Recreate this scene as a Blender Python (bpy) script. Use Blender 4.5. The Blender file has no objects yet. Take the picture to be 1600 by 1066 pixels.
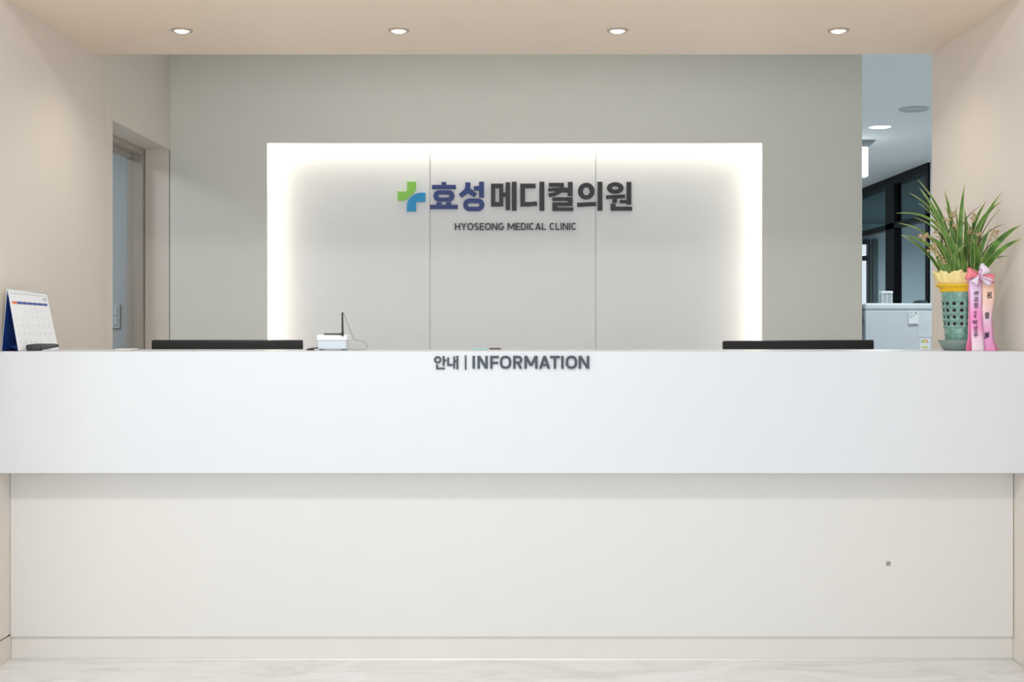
import bpy, bmesh, math, random
from mathutils import Vector, Matrix, Euler
from mathutils.geometry import tessellate_polygon

# ------------------------------------------------------------------ camera, world, lamps, exposure
S = bpy.context.scene
COL = S.collection
PI = math.pi
F, VX, VY, CAMX, CAMZ = 2000.0, 808.0, 508.0, 0.018, 1.19      # focal length (px of a 1600 px frame), vanishing point, eye

def srgb(r, g, b):
    f = lambda c: (c / 255) / 12.92 if c <= 10.31 else ((c / 255 + .055) / 1.055) ** 2.4
    return (f(r), f(g), f(b), 1.0)

cam_data = bpy.data.cameras.new('camera')
cam = bpy.data.objects.new('camera', cam_data)
COL.objects.link(cam)
cam.location = (CAMX, 0, CAMZ)
cam.rotation_euler = (PI / 2, 0, 0)
cam_data.sensor_width = 36
cam_data.lens = 36 * F / 1600
cam_data.shift_x = -(VX - 800) / 1600
cam_data.shift_y = -(533 - VY) / 1600
cam_data.clip_start = .05
S.camera = cam

world = bpy.data.worlds.new('world')
S.world = world
world.use_nodes = True
bg = world.node_tree.nodes['Background']
bg.inputs['Color'].default_value = (0.93, 0.97, 1.0, 1)
bg.inputs['Strength'].default_value = 1.08

vs = S.view_settings
vs.view_transform = 'Standard'
vs.look = 'None'
vs.gamma = 1
vs.use_curve_mapping = False
vs.exposure = 0.06

def area(name, loc, rot, sx, sy, power, color, spread=PI):
    l = bpy.data.lights.new(name, 'AREA')
    l.shape = 'RECTANGLE'
    l.size, l.size_y, l.energy, l.color, l.spread = sx, sy, power, color, spread
    o = bpy.data.objects.new(name, l)
    COL.objects.link(o)
    o.location, o.rotation_euler = loc, rot
    return o

NEUTRAL = (1.0, 0.985, 0.965)
WARM = (1.0, 0.93, 0.85)
COOL = (0.89, 0.96, 1.0)
# the waiting area's ceiling row, and an unseen panel added to light the counter front
area('waiting_row_light', (-.65, 1.8, 3.2), (0, 0, 0), 2.6, .42, 60, NEUTRAL)
area('added_counter_fill', (-1.7, .2, 3.2), (0, 0, 0), 1.2, 1.2, 8, (.97, .985, 1.0))
# unseen fill behind the camera, added to brighten the interior at a low angle
area('added_front_fill', (-1.6, -2.8, 1.35), (math.radians(90), 0, 0), 5.0, 1.7, 72, (.93, .97, 1.0))
# LED strips hidden in the cove round the lit niche (behind the wall's lip)
LED = (1.0, .90, .76)
NX0, NX1, NZ0, NZ1 = -1.278, 1.288, .80, 2.133
YB = 6.63
area('niche_led_light', ((NX0 + NX1) / 2, YB + .075, NZ1 + .055), (math.radians(-20), 0, 0), 2.6, .05, 3.8, LED)
area('niche_led_light', (NX0 - .055, YB + .075, (NZ0 + NZ1) / 2), (0, math.radians(-90), 0), 1.33, .05, 1.9, LED)
area('niche_led_light', (NX1 + .055, YB + .075, (NZ0 + NZ1) / 2), (0, math.radians(90), 0), 1.33, .05, 1.9, LED)
# staff-side ceiling lamp behind the soffit, back office lamps; unseen corridor and side-room lights are added to brighten those walls
area('staff_ceiling_light', (0, 6.05, 2.69), (0, 0, 0), 2.6, .25, 1.5, (1.0, .97, .92))
area('added_corridor_light', (-2.8, 6.0, 2.35), (0, 0, 0), .5, .5, 11, COOL)
area('office_light', (2.6, 7.0, 2.69), (0, 0, 0), .4, .4, 27, COOL)
area('office_light', (2.78, 9.74, 2.68), (0, 0, 0), .16, .16, 20, COOL)
area('office_light', (2.9, 12.5, 2.69), (0, 0, 0), .4, .4, 18, COOL)
area('added_side_room_light', (5.4, 15.5, 2.3), (0, 0, 0), .8, .8, 90, COOL)

# ------------------------------------------------------------------ materials
MAT = {}
def mat(name, rgb, rough=.5, metal=0, noise=.02, scale=30, bump=0, coat=0, emit=None, strength=0, spec=.5):
    if name in MAT:
        return MAT[name]
    m = bpy.data.materials.new(name)
    m.use_nodes = True
    nt = m.node_tree
    b = nt.nodes['Principled BSDF']
    c = srgb(*rgb)
    b.inputs['Roughness'].default_value = rough
    b.inputs['Metallic'].default_value = metal
    b.inputs['Specular IOR Level'].default_value = spec
    b.inputs['Coat Weight'].default_value = coat
    if emit:
        b.inputs['Emission Color'].default_value = srgb(*emit)
        b.inputs['Emission Strength'].default_value = strength
    tc = nt.nodes.new('ShaderNodeTexCoord')
    n = nt.nodes.new('ShaderNodeTexNoise')
    n.inputs['Scale'].default_value = scale
    n.inputs['Detail'].default_value = 3
    nt.links.new(tc.outputs['Object'], n.inputs['Vector'])
    r = nt.nodes.new('ShaderNodeValToRGB')
    r.color_ramp.elements[0].position, r.color_ramp.elements[1].position = .3, .7
    r.color_ramp.elements[0].color = tuple(v * (1 - noise) for v in c[:3]) + (1,)
    r.color_ramp.elements[1].color = tuple(min(1, v * (1 + noise)) for v in c[:3]) + (1,)
    nt.links.new(n.outputs['Fac'], r.inputs['Fac'])
    nt.links.new(r.outputs['Color'], b.inputs['Base Color'])
    if bump:
        bp = nt.nodes.new('ShaderNodeBump')
        bp.inputs['Strength'].default_value = bump
        bp.inputs['Distance'].default_value = .002
        nt.links.new(n.outputs['Fac'], bp.inputs['Height'])
        nt.links.new(bp.outputs['Normal'], b.inputs['Normal'])
    MAT[name] = m
    return m

def emitter(name, rgb, strength):
    m = bpy.data.materials.new(name)
    m.use_nodes = True
    b = m.node_tree.nodes['Principled BSDF']
    b.inputs['Base Color'].default_value = (.8, .8, .8, 1)
    b.inputs['Emission Color'].default_value = srgb(*rgb)
    b.inputs['Emission Strength'].default_value = strength
    return m

def glass_mat(name, tint, refl=.12):
    m = bpy.data.materials.new(name)
    m.use_nodes = True
    nt = m.node_tree
    nt.nodes.remove(nt.nodes['Principled BSDF'])
    out = nt.nodes['Material Output']
    t = nt.nodes.new('ShaderNodeBsdfTransparent')
    t.inputs['Color'].default_value = tint
    g = nt.nodes.new('ShaderNodeBsdfGlossy')
    g.inputs['Roughness'].default_value = .02
    mx = nt.nodes.new('ShaderNodeMixShader')
    mx.inputs['Fac'].default_value = refl
    nt.links.new(t.outputs['BSDF'], mx.inputs[1])
    nt.links.new(g.outputs['BSDF'], mx.inputs[2])
    nt.links.new(mx.outputs['Shader'], out.inputs['Surface'])
    return m

def floor_mat():
    m = bpy.data.materials.new('marble_floor')
    m.use_nodes = True
    nt = m.node_tree
    b = nt.nodes['Principled BSDF']
    b.inputs['Roughness'].default_value = .35
    tc = nt.nodes.new('ShaderNodeTexCoord')
    mp = nt.nodes.new('ShaderNodeMapping')
    mp.inputs['Scale'].default_value = (1.0, 2.2, 1)
    mp.inputs['Rotation'].default_value = (0, 0, .4)
    n = nt.nodes.new('ShaderNodeTexNoise')
    n.inputs['Scale'].default_value = 2.6
    n.inputs['Detail'].default_value = 9
    n.inputs['Roughness'].default_value = .68
    n.inputs['Distortion'].default_value = 1.4
    r = nt.nodes.new('ShaderNodeValToRGB')
    e = r.color_ramp.elements
    e[0].position, e[0].color = .30, srgb(210, 208, 204)
    e[1].position, e[1].color = .62, srgb(240, 239, 237)
    k = e.new(.46)
    k.color = srgb(230, 228, 225)
    nt.links.new(tc.outputs['Object'], mp.inputs['Vector'])
    nt.links.new(mp.outputs['Vector'], n.inputs['Vector'])
    nt.links.new(n.outputs['Fac'], r.inputs['Fac'])
    nt.links.new(r.outputs['Color'], b.inputs['Base Color'])
    return m

M_WALL = mat('beige_wall_film', (231, 221, 211), .55, noise=.008, scale=6)
M_SOFFIT = mat('beige_soffit_film', (245, 227, 209), .55, noise=.008, scale=6)
M_BACK = mat('grey_back_wall', (233, 233, 225), .6, noise=.008, scale=6)
M_NICHE = mat('pale_niche_panel', (241, 243, 245), .45, noise=.006, scale=6)
M_CEIL = mat('white_ceiling_paint', (226, 228, 228), .8, noise=.01)
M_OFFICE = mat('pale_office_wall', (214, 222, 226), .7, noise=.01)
M_DIMCEIL = mat('painted_dim_side_room_ceiling', (96, 112, 116), .8, noise=.05)  # dimness of an unlit room, put into the ceiling colour
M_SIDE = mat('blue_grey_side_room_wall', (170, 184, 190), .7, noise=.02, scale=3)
M_CORR = mat('corridor_wall', (196, 202, 204), .7, noise=.01)
M_FLOOR = floor_mat()
M_WHITE = mat('white_solid_surface', (219, 222, 226), .3, noise=.004, scale=8)
M_BASE = mat('warm_white_panel', (222, 220, 216), .4, noise=.006, scale=5)
M_PLINTH = mat('plinth_beige', (223, 219, 213), .35, noise=.02, scale=3)
M_FRAME = mat('grey_beige_door_frame', (178, 170, 160), .5, noise=.01)
M_DARK = mat('dark_gap', (24, 22, 20), .8)
M_ALU = mat('black_window_frame', (8, 12, 15), .6, noise=.05, spec=.2)
M_BEAD = mat('pale_sealant', (240, 240, 234), .4)

# ------------------------------------------------------------------ builders
class MB:
    """Collects shapes and links them as one mesh object."""
    def __init__(self):
        self.bm = bmesh.new()
        self.k = 0                      # outlines laid over each other sit a hair apart
    def box(self, x0, x1, y0, y1, z0, z1, M=None):
        v = [self.bm.verts.new(Vector(p)) for p in
             ((x0, y0, z0), (x1, y0, z0), (x1, y1, z0), (x0, y1, z0), (x0, y0, z1), (x1, y0, z1), (x1, y1, z1), (x0, y1, z1))]
        for f in ((0, 3, 2, 1), (4, 5, 6, 7), (0, 1, 5, 4), (1, 2, 6, 5), (2, 3, 7, 6), (3, 0, 4, 7)):
            self.bm.faces.new([v[i] for i in f])
        if M is not None:
            for q in v: q.co = M @ q.co
        return self
    def rbox(self, x0, x1, y0, y1, z0, z1, r=.004, seg=3, M=None):
        t = bmesh.new()
        bmesh.ops.create_cube(t, size=1)
        for v in t.verts:
            v.co = Vector(((x0 + x1) / 2 + v.co.x * (x1 - x0), (y0 + y1) / 2 + v.co.y * (y1 - y0), (z0 + z1) / 2 + v.co.z * (z1 - z0)))
        bmesh.ops.bevel(t, geom=t.edges[:], offset=r, segments=seg, profile=.5, affect='EDGES')
        self.merge(t, M)
        return self
    def merge(self, t, M=None):
        mp = {}
        for v in t.verts:
            mp[v] = self.bm.verts.new(M @ v.co if M is not None else v.co)
        for f in t.faces:
            try:
                nf = self.bm.faces.new([mp[v] for v in f.verts])
                nf.smooth = f.smooth
            except ValueError:
                pass
        t.free()
    def prism(self, pts, fn, d):
        """pts: 2D outline; fn(u, v, w) -> 3D with w in (0 front, d back)."""
        self.k += 1
        e = d * .012 * self.k if d < .1 else 0
        a = [self.bm.verts.new(fn(u, v, -e)) for u, v in pts]
        b = [self.bm.verts.new(fn(u, v, d - d * .1 - e)) for u, v in pts]
        n = len(pts)
        for t in tessellate_polygon([[Vector((u, v, 0)) for u, v in pts]]):
            self.bm.faces.new([a[i] for i in t])
            self.bm.faces.new([b[i] for i in t[::-1]])
        for i in range(n):
            self.bm.faces.new((a[i], b[i], b[(i + 1) % n], a[(i + 1) % n]))
        return self
    def ring(self, outer, inner, fn, d):
        n = len(outer)
        self.k += 1
        e = d * .012 * self.k if d < .1 else 0
        L = [[self.bm.verts.new(fn(u, v, w - e)) for u, v in pts] for pts, w in ((outer, 0), (inner, 0), (outer, d * .9), (inner, d * .9))]
        for i in range(n):
            j = (i + 1) % n
            self.bm.faces.new((L[0][i], L[0][j], L[1][j], L[1][i]))
            self.bm.faces.new((L[0][i], L[2][i], L[2][j], L[0][j]))
            self.bm.faces.new((L[1][i], L[1][j], L[3][j], L[3][i]))
        return self
    def tube(self, pts, r, n=8, cap=True):
        pts = [Vector(p) for p in pts]
        rs = r if isinstance(r, (list, tuple)) else [r] * len(pts)
        rings, up = [], None
        for i, p in enumerate(pts):
            t = (pts[min(i + 1, len(pts) - 1)] - pts[max(i - 1, 0)]).normalized()
            if up is None:
                up = t.orthogonal().normalized()
            up = (up - t * up.dot(t)).normalized()
            s = t.cross(up)
            rings.append([self.bm.verts.new(p + (up * math.cos(a) + s * math.sin(a)) * rs[i])
                          for a in (2 * PI * k / n for k in range(n))])
        for a, b in zip(rings, rings[1:]):
            for k in range(n):
                f = self.bm.faces.new((a[k], a[(k + 1) % n], b[(k + 1) % n], b[k]))
                f.smooth = True
        if cap:
            self.bm.faces.new(rings[0][::-1])
            self.bm.faces.new(rings[-1])
        return self
    def lathe(self, prof, c=(0, 0, 0), n=40, skip=None, mod=None, cap=False):
        rings = []
        for i, (r, z) in enumerate(prof):
            rg = []
            for k in range(n):
                a = 2 * PI * k / n
                rr = r + (mod(i, k) if mod else 0)
                rg.append(self.bm.verts.new((c[0] + rr * math.cos(a), c[1] + rr * math.sin(a), c[2] + z)))
            rings.append(rg)
        for i, (a, b) in enumerate(zip(rings, rings[1:])):
            for k in range(n):
                if skip and skip(i, k):
                    continue
                f = self.bm.faces.new((a[k], a[(k + 1) % n], b[(k + 1) % n], b[k]))
                f.smooth = True
        if cap:
            self.bm.faces.new(rings[0][::-1])
            self.bm.faces.new(rings[-1])
        return self
    def build(self, name, m, parent=None, recalc=True, kind=None):
        if recalc:
            bmesh.ops.recalc_face_normals(self.bm, faces=self.bm.faces[:])
        me = bpy.data.meshes.new(name)
        self.bm.to_mesh(me)
        self.bm.free()
        for mm in (m if isinstance(m, (list, tuple)) else [m]):
            me.materials.append(mm)
        o = bpy.data.objects.new(name, me)
        COL.objects.link(o)
        if parent:
            o.parent = parent
        if kind:
            o['kind'] = kind
        return o

def tag(o, label, cat, group=None):
    o['label'], o['category'] = label, cat
    if group:
        o['group'] = group
    return o

def thing(name, label, cat, loc=(0, 0, 0), rz=0, group=None):
    o = bpy.data.objects.new(name, None)
    o.empty_display_size = .05
    COL.objects.link(o)
    o.location, o.rotation_euler = loc, (0, 0, rz)
    return tag(o, label, cat, group)

def struct(name, mb, m):
    return mb.build(name, m, kind='structure')

def at(px, py, Y):
    """World point seen at (px, py) of the photograph at depth Y."""
    return Vector((CAMX + (px - VX) / F * Y, Y, CAMZ - (py - VY) / F * Y))

def text_geo(s, offset=0.0):
    """Filled outline of a string (built-in font) as verts / faces in a 0..1 box, plus its aspect."""
    c = bpy.data.curves.new('t', 'FONT')
    c.body, c.size, c.offset, c.resolution_u = s, 1, offset, 6
    o = bpy.data.objects.new('t', c)
    COL.objects.link(o)
    bpy.context.view_layer.update()
    me = o.evaluated_get(bpy.context.evaluated_depsgraph_get()).to_mesh()
    vs_ = [v.co.copy() for v in me.vertices]
    fs = [tuple(p.vertices) for p in me.polygons]
    o.evaluated_get(bpy.context.evaluated_depsgraph_get()).to_mesh_clear()
    bpy.data.objects.remove(o)
    bpy.data.curves.remove(c)
    if not vs_:
        return [], [], 1
    x0, x1 = min(v.x for v in vs_), max(v.x for v in vs_)
    y0, y1 = min(v.y for v in vs_), max(v.y for v in vs_)
    return [((v.x - x0) / (x1 - x0), (v.y - y0) / (y1 - y0)) for v in vs_], fs, (x1 - x0) / (y1 - y0)

def put_text(mb, s, fn, d, offset=0.0):
    """fn(u, v, w): u, v in 0..1 (v up), w depth 0 (front) .. d."""
    uv, fs, _ = text_geo(s, offset)
    a = [mb.bm.verts.new(fn(u, v, 0)) for u, v in uv]
    b = [mb.bm.verts.new(fn(u, v, d)) for u, v in uv]
    ed = {}
    for f in fs:
        try:
            mb.bm.faces.new([a[i] for i in f])
        except ValueError:
            continue
        for i, j in zip(f, f[1:] + f[:1]):
            ed[(i, j)] = ed.get((i, j), 0) + 1
    for (i, j) in ed:
        if (j, i) not in ed and i != j:
            try:
                mb.bm.faces.new((a[i], b[i], b[j], a[j]))
            except ValueError:
                pass

def bez(p0, p1, p2, n):
    p0, p1, p2 = Vector(p0), Vector(p1), Vector(p2)
    return [(p0 * (1 - t) ** 2 + p1 * 2 * t * (1 - t) + p2 * t * t) for t in (i / n for i in range(n + 1))]

def catmull(pts, n=8):
    P = [Vector(p) for p in pts]
    P = [P[0] * 2 - P[1]] + P + [P[-1] * 2 - P[-2]]
    out = []
    for i in range(1, len(P) - 2):
        for k in range(n):
            t = k / n
            a, b, c, d = P[i - 1], P[i], P[i + 1], P[i + 2]
            out.append(.5 * (2 * b + (c - a) * t + (2 * a - 5 * b + 4 * c - d) * t * t + (3 * b - a - 3 * c + d) * t ** 3))
    out.append(P[-2])
    return out

# ------------------------------------------------------------------ the setting
HW = 1.78                       # half the width of the portal
YF, YS, CEIL, SOF = 4.44, 5.439, 2.70, 2.34
struct('floor', MB().box(-5, 8.2, -3, 18.4, -.1, 0), M_FLOOR)
struct('ceiling', MB().box(-5, 8.2, -3, YF, 3.25, 3.35).box(-5, 8.2, YF, 18.4, CEIL, CEIL + .1), M_CEIL)
struct('ceiling_soffit', MB().box(-HW, HW, YF, YS, SOF, CEIL).box(-5, 8.2, YF, YF + .08, CEIL + .1, 3.35), M_SOFFIT)

DY0, DZ = 5.69, 2.10            # door opening in the left wall
w = MB()
w.box(-HW - .133, -HW, 3.5, 5.5715, .094, CEIL)
w.box(-HW - .133, -HW, 3.5, YF, CEIL, 3.25)
w.box(-5, -HW - .133, 3.5, 3.6, 0, 3.25)
w.box(-HW - .133, -HW - .012, 3.5, 5.5715, 0, .094)
w.box(-HW - .133, -HW, 5.5765, DY0, 0, 2.19)
w.box(-HW - .133, -HW, 5.5715, DY0, 2.19, CEIL)
w.box(-HW - .133, -HW - .02, 5.5715, 5.5765, 0, 2.19)
w.box(-HW - .133, -HW, DY0, YB, DZ, CEIL)
w.box(-HW - .1295, -HW - .0045, YB, YB + .2, 0, DZ)
w.box(-HW - .133, -HW - .0005, YB + .03, YB + .2, 0, CEIL)
w.box(-HW - .133, -HW - .0005, YB, YB + .2, DZ, CEIL)
struct('wall_left', w, M_WALL)
struct('baseboard_left', MB().box(-HW - .0115, -HW, 3.5, 4.75, 0, .087), M_WALL)
struct('wall_right', MB().box(HW, HW + .12, 3.5, YS, 0, CEIL).box(HW, HW + .12, 3.5, YF, CEIL, 3.25).box(HW + .12, 8.2, 3.5, 3.6, 0, 3.25), M_WALL)
struct('trim_1', MB().tube([(-HW, 4.546, .001), (HW, 4.546, .001)], .005).tube([(HW, 4.546, .001), (HW, 3.5, .001)], .005), M_BEAD)

# back wall with the niche cut in it; the cove runs 7 cm behind the lip
XR = 1.805
XL = -HW - .133
w = MB()
w.box(-HW, NX0, YB, YB + .02, 0, CEIL)
w.box(NX1, XR, YB, YB + .02, 0, CEIL)
w.box(NX0, NX1, YB, YB + .02, NZ1, CEIL)
w.box(NX0, NX1, YB, YB + .02, 0, NZ0)
w.box(XR - .03, XR, YB + .02, YB + .2, 0, CEIL)
w.box(-HW, -HW + .03, YB + .02, YB + .2, 0, CEIL)
w.box(-HW, XR, YB + .2, YB + .22, 0, CEIL)
struct('wall_back', w, M_BACK)
w = MB()
CV = .075
for x0, x1 in ((NX0 - CV, -.443), (-.437, .429), (.435, NX1 + CV)):
    w.box(x0, x1, YB + .11, YB + .13, NZ0 - .02, NZ1 + CV)
w.box(NX0 - CV, NX1 + CV, YB + .119, YB + .129, NZ0 - .02, NZ1 + CV)
w.box(NX0 - CV - .01, NX0 - CV, YB + .02, YB + .13, NZ0 - .02, NZ1 + CV)
w.box(NX1 + CV, NX1 + CV + .01, YB + .02, YB + .13, NZ0 - .02, NZ1 + CV)
w.box(NX0 - CV, NX1 + CV, YB + .02, YB + .13, NZ1 + CV, NZ1 + CV + .01)
w.box(NX0 - CV, NX1 + CV, YB + .02, YB + .13, NZ0 - .03, NZ0 - .02)
struct('wall_niche', w, M_NICHE)

# doorway on the left: frame set behind the reveal, corridor wall beyond
w = MB()
w.box(XL - .045, XL, YB - .04, YB, 0, DZ)
w.box(XL - .085, XL - .045, YB - .018, YB + .0, 0, DZ)
w.box(XL - .045, XL, DY0, YB - .04, DZ - .03, DZ)
w.box(XL - .085, XL - .045, DY0, YB - .018, DZ - .05, DZ - .012)
w.box(XL - .085, XL, YB, YB + .2, 0, CEIL)
w.box(XL - .085, XL, DY0, YB, DZ, DZ + .3)
struct('door_1', w, M_FRAME)
w = MB()
w.box(-3.6, XL - .07, 6.9, 7.0, 0, 2.5)
w.box(-3.7, -3.6, 4.4, 7.0, 0, 2.5)
w.box(-3.6, XL, 4.4, 4.5, 0, 2.5)
struct('wall_corridor', w, M_CORR)
struct('ceiling_corridor', MB().box(-3.7, XL - .086, 4.4, 7.0, 2.42, 2.5), M_CEIL)

# back office beyond the right-hand gap, its glazed partition and the room behind the glass
XW = 3.85
w = MB()
w.box(XW, XW + .1, 3.5, 11.9, 0, CEIL)
w.box(XW, XW + .1, 15.0, 15.6, 0, CEIL)
struct('wall_office_right', w, M_OFFICE)
struct('wall_office_far', MB().box(1.4, XW, 15.0, 15.1, 0, CEIL), M_OFFICE)
struct('wall_office_left', MB().box(1.3, 1.4, YB + .22, 15.1, 0, CEIL), M_OFFICE)
w = MB()
w.box(7.2, 7.3, 10.5, 18.2, 0, CEIL)
w.box(XW + .1, 7.3, 10.4, 10.5, 0, CEIL)
w.box(XW + .1, XW + .2, 15.6, 18.2, 0, CEIL)
w.box(XW + .1, 4.2, 18.1, 18.2, 0, CEIL)
w.box(5.0, 7.3, 18.1, 18.2, 0, CEIL)
w.box(4.2, 5.0, 18.1, 18.2, 0, .8)
w.box(4.2, 5.0, 18.1, 18.2, 2.40, CEIL)
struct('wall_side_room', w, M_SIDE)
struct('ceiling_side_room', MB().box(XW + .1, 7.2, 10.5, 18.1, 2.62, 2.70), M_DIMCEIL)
# glazed partition: frame, then the panes
G_LOW = glass_mat('clear_partition_glass', (.94, .97, .98, 1), .05)
G_TOP = glass_mat('dark_partition_glass', (.56, .66, .68, 1), .07)
w = MB()
x0, x1 = XW - .02, XW + .06
w.box(x0, x1, 11.88, 15.0, 2.62, 2.70)
w.box(x0, x1, 11.88, 15.0, 2.17, 2.225)
w.box(x0, x1, 11.88, 15.0, 0, .08)
w.box(x0, x1, 11.88, 11.96, .08, 2.62)
w.box(x0, x1, 12.95, 13.25, .08, 2.62)
w.box(x0, x1, 14.55, 14.62, .08, 2.62)
w.box(x0, x1, 14.92, 15.0, .08, 2.62)
wf = struct('window_1', w, M_ALU)
for y0, y1 in ((11.96, 12.95), (13.25, 14.55), (14.62, 14.92)):
    MB().box(XW + .014, XW + .022, y0, y1, .08, 2.17).build('glass_pane', G_LOW, wf)
    MB().box(XW + .014, XW + .022, y0, y1, 2.225, 2.62).build('glass_pane', G_TOP, wf)
w = MB()
w.box(4.2, 5.0, 18.06, 18.14, 2.33, 2.40).box(4.2, 5.0, 18.06, 18.14, .8, .88).box(4.2, 4.26, 18.06, 18.14, .88, 2.33)
w.box(4.965, 5.0, 18.04, 18.14, .8, 2.36).box(4.26, 4.97, 18.06, 18.14, 2.10, 2.17)
wf = struct('window_2', w, M_ALU)
MB().box(4.26, 4.965, 18.10, 18.108, .88, 2.33).build('glass_pane', glass_mat('clear_outer_glass', (.96, .98, 1.0, 1), .04), wf)

struct('trim_2', MB().box(5.03, 5.10, 18.02, 18.1, 0, 2.40), mat('dark_teal_post', (40, 66, 70), .5))

# ------------------------------------------------------------------ reception counter
YC, ZC = 4.43, 1.099
c = thing('reception_counter', 'long white reception counter with overhanging front band on a cream base', 'counter', (0, YC, 0))
CM = Matrix.Translation((0, -YC, 0))
bw = .0025
m = MB(); m.rbox(-HW + .001, HW - .001, YC, YC + .03, .676, ZC - .0005, bw, 2, CM); m.build('front_band', M_WHITE, c)
m = MB(); m.rbox(-HW + .001, HW - .001, YC + .0301, YC + .36, ZC - .03, ZC, .002, 2, CM)
m.box(-HW + .001, HW - .001, YC + .0301, 4.538, .676, .70, CM)
m.build('counter_top', M_WHITE, c)
m = MB(); m.rbox(-HW + .001, HW - .0025, 4.538, 4.558, .084, .676, .0012, 1, CM)
m.box(-HW + .001, HW - .001, 4.5581, 4.79, .1, ZC - .0305, CM)
m.build('base_panel', M_BASE, c)
MB().box(-HW + .001, HW - .001, 4.548, 4.70, 0, .0835, CM).build('plinth', M_PLINTH, c)
dk = thing('staff_desk', 'white staff worktop behind the reception counter carrying the monitors', 'desk', (0, 4.83, 0))
DM = Matrix.Translation((0, -4.83, 0))
MB().rbox(-HW + .003, HW - .003, 4.83, 5.45, .71, .74, .002, 2, DM).build('worktop', M_WHITE, dk)
for x_ in (-HW + .013, 0, HW - .013):
    MB().box(x_ - .01, x_ + .01, 4.84, 5.42, 0, .7095, DM).build('support_panel', M_BASE, dk)
M_STK = mat('grey_sticker', (150, 152, 150), .5, noise=.5, scale=260)
p = at(1388, 881, 4.538) - Vector((0, YC, 0))
o = MB().rbox(p.x - .0078, p.x + .0078, p.y - .0012, p.y - .0001, p.z - .0078, p.z + .0078, .0005, 1).build('sticker', M_STK, c)
o['label'] = 'tiny square grey sticker on the cream base'

# ------------------------------------------------------------------ lettering
M_NAVY = mat('navy_letter', (38, 60, 128), .4, noise=.01)
M_CHAR = mat('charcoal_letter', (44, 46, 51), .4, noise=.01)
M_GREEN = mat('green_logo', (146, 214, 84), .4, noise=.01)
M_BLUE = mat('blue_logo', (0, 152, 214), .4, noise=.01)
M_INFO = mat('slate_letter', (58, 66, 78), .4, noise=.01)

YP = YB + .11                                    # niche panel face
sg = thing('clinic_sign', 'raised clinic name lettering with green and blue cross emblem on the lit niche', 'sign', tuple(at(805, 310, YP)))
SO = Vector(sg.location)
TH = .012
def sfn(ox, oy, sc):
    return lambda u, v, w_: at(ox + u / sc, oy + v / sc, YP - TH) + Vector((0, w_, 0)) - SO
def stadium(x0, x1, y0, y1, n=10):
    r = min(x1 - x0, y1 - y0) / 2
    out = []
    for cx, cy, a0 in ((x1 - r, y0 + r, -90), (x1 - r, y1 - r, 0), (x0 + r, y1 - r, 90), (x0 + r, y0 + r, 180)):
        for k in range(n + 1):
            a = math.radians(a0 + 90 * k / n)
            out.append((cx + r * math.cos(a), cy + r * math.sin(a)))
    return out
def ell(cx, cy, rx, ry, n=44):
    return [(cx + rx * math.cos(2 * PI * k / n), cy + ry * math.sin(2 * PI * k / n)) for k in range(n)]
def rect(x0, x1, y0, y1):
    return [(x0, y0), (x1, y0), (x1, y1), (x0, y1)]
def arc(cx, cy, r, a0, a1, n=14):
    return [(cx + r * math.cos(math.radians(a0 + (a1 - a0) * k / n)), cy + r * math.sin(math.radians(a0 + (a1 - a0) * k / n))) for k in range(n + 1)]

f1 = sfn(610, 275, 10)
f0 = sfn(616, 278, 17.76)
gc = [tuple(p) [:2] for p in catmull([(600, 290, 0), (578, 360, 0), (530, 428, 0), (440, 508, 0), (360, 570, 0), (270, 624, 0)], 5)]
MB().prism([(355, 105), (600, 105)] + gc + [(95, 630), (95, 375), (355, 375)], f0, TH).build('emblem_arm', M_GREEN, sg)['label'] = 'green upper arm of the cross emblem'
bc = [tuple(p) [:2] for p in catmull([(352, 760, 0), (372, 668, 0), (420, 584, 0), (500, 502, 0), (590, 446, 0), (690, 416, 0), (770, 411, 0)], 5)]
MB().prism([(860, 410), (860, 665), (605, 665), (605, 930), (350, 930)] + bc, f0, TH).build('emblem_arm', M_BLUE, sg)['label'] = 'blue lower arm of the cross emblem'
def glyph(name, m, polys, rings, fn):
    b = MB()
    for p_ in polys: b.prism(p_, fn, TH)
    for o_, i_ in rings: b.ring(o_, i_, fn, TH)
    return b.build(name, m, sg)
glyph('syllable_lettering', M_NAVY, [rect(798, 872, 95, 146), rect(650, 1020, 140, 205), rect(722, 798, 410, 456), rect(872, 948, 410, 456), rect(620, 1050, 450, 517)],
      [(stadium(672, 1000, 224, 400), stadium(748, 922, 290, 338))], f1)
glyph('syllable_lettering', M_NAVY, [[(1170, 100), (1248, 100), (1248, 195), (1350, 275), (1312, 335), (1210, 270), (1115, 340), (1068, 283), (1150, 212), (1170, 176)],
      rect(1385, 1462, 90, 338), rect(1303, 1386, 158, 228)], [(stadium(1137, 1468, 352, 550), stadium(1208, 1392, 424, 482))], f1)
f2 = sfn(760, 275, 6.667)
glyph('syllable_lettering', M_CHAR, [rect(174, 201, 172, 217), rect(200, 246, 66, 355), rect(265, 314, 60, 362)],
      [(rect(48, 175, 80, 318), rect(92, 133, 128, 272))], f2)
glyph('syllable_lettering', M_CHAR, [[(353, 80), (512, 80), (512, 127), (402, 127), (402, 272), (470, 271), (525, 265), (530, 308), (440, 318), (353, 318)], rect(553, 603, 60, 362)], [], f2)
glyph('syllable_lettering', M_CHAR, [[(650, 72), (808, 72), (808, 130), (764, 132), (765, 112), (650, 112)],
      [(643, 128), (764, 120), (849, 122), (849, 172), (785, 172), (722, 158), (643, 160)],
      [(808, 110), (800, 150), (770, 182), (715, 208), (655, 222), (643, 184), (700, 172), (740, 154), (762, 130), (765, 110)],
      rect(848, 898, 62, 210), rect(688, 898, 222, 260), rect(850, 898, 222, 313), rect(688, 898, 275, 313), rect(688, 738, 275, 365), rect(688, 905, 327, 365)], [], f2)
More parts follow.
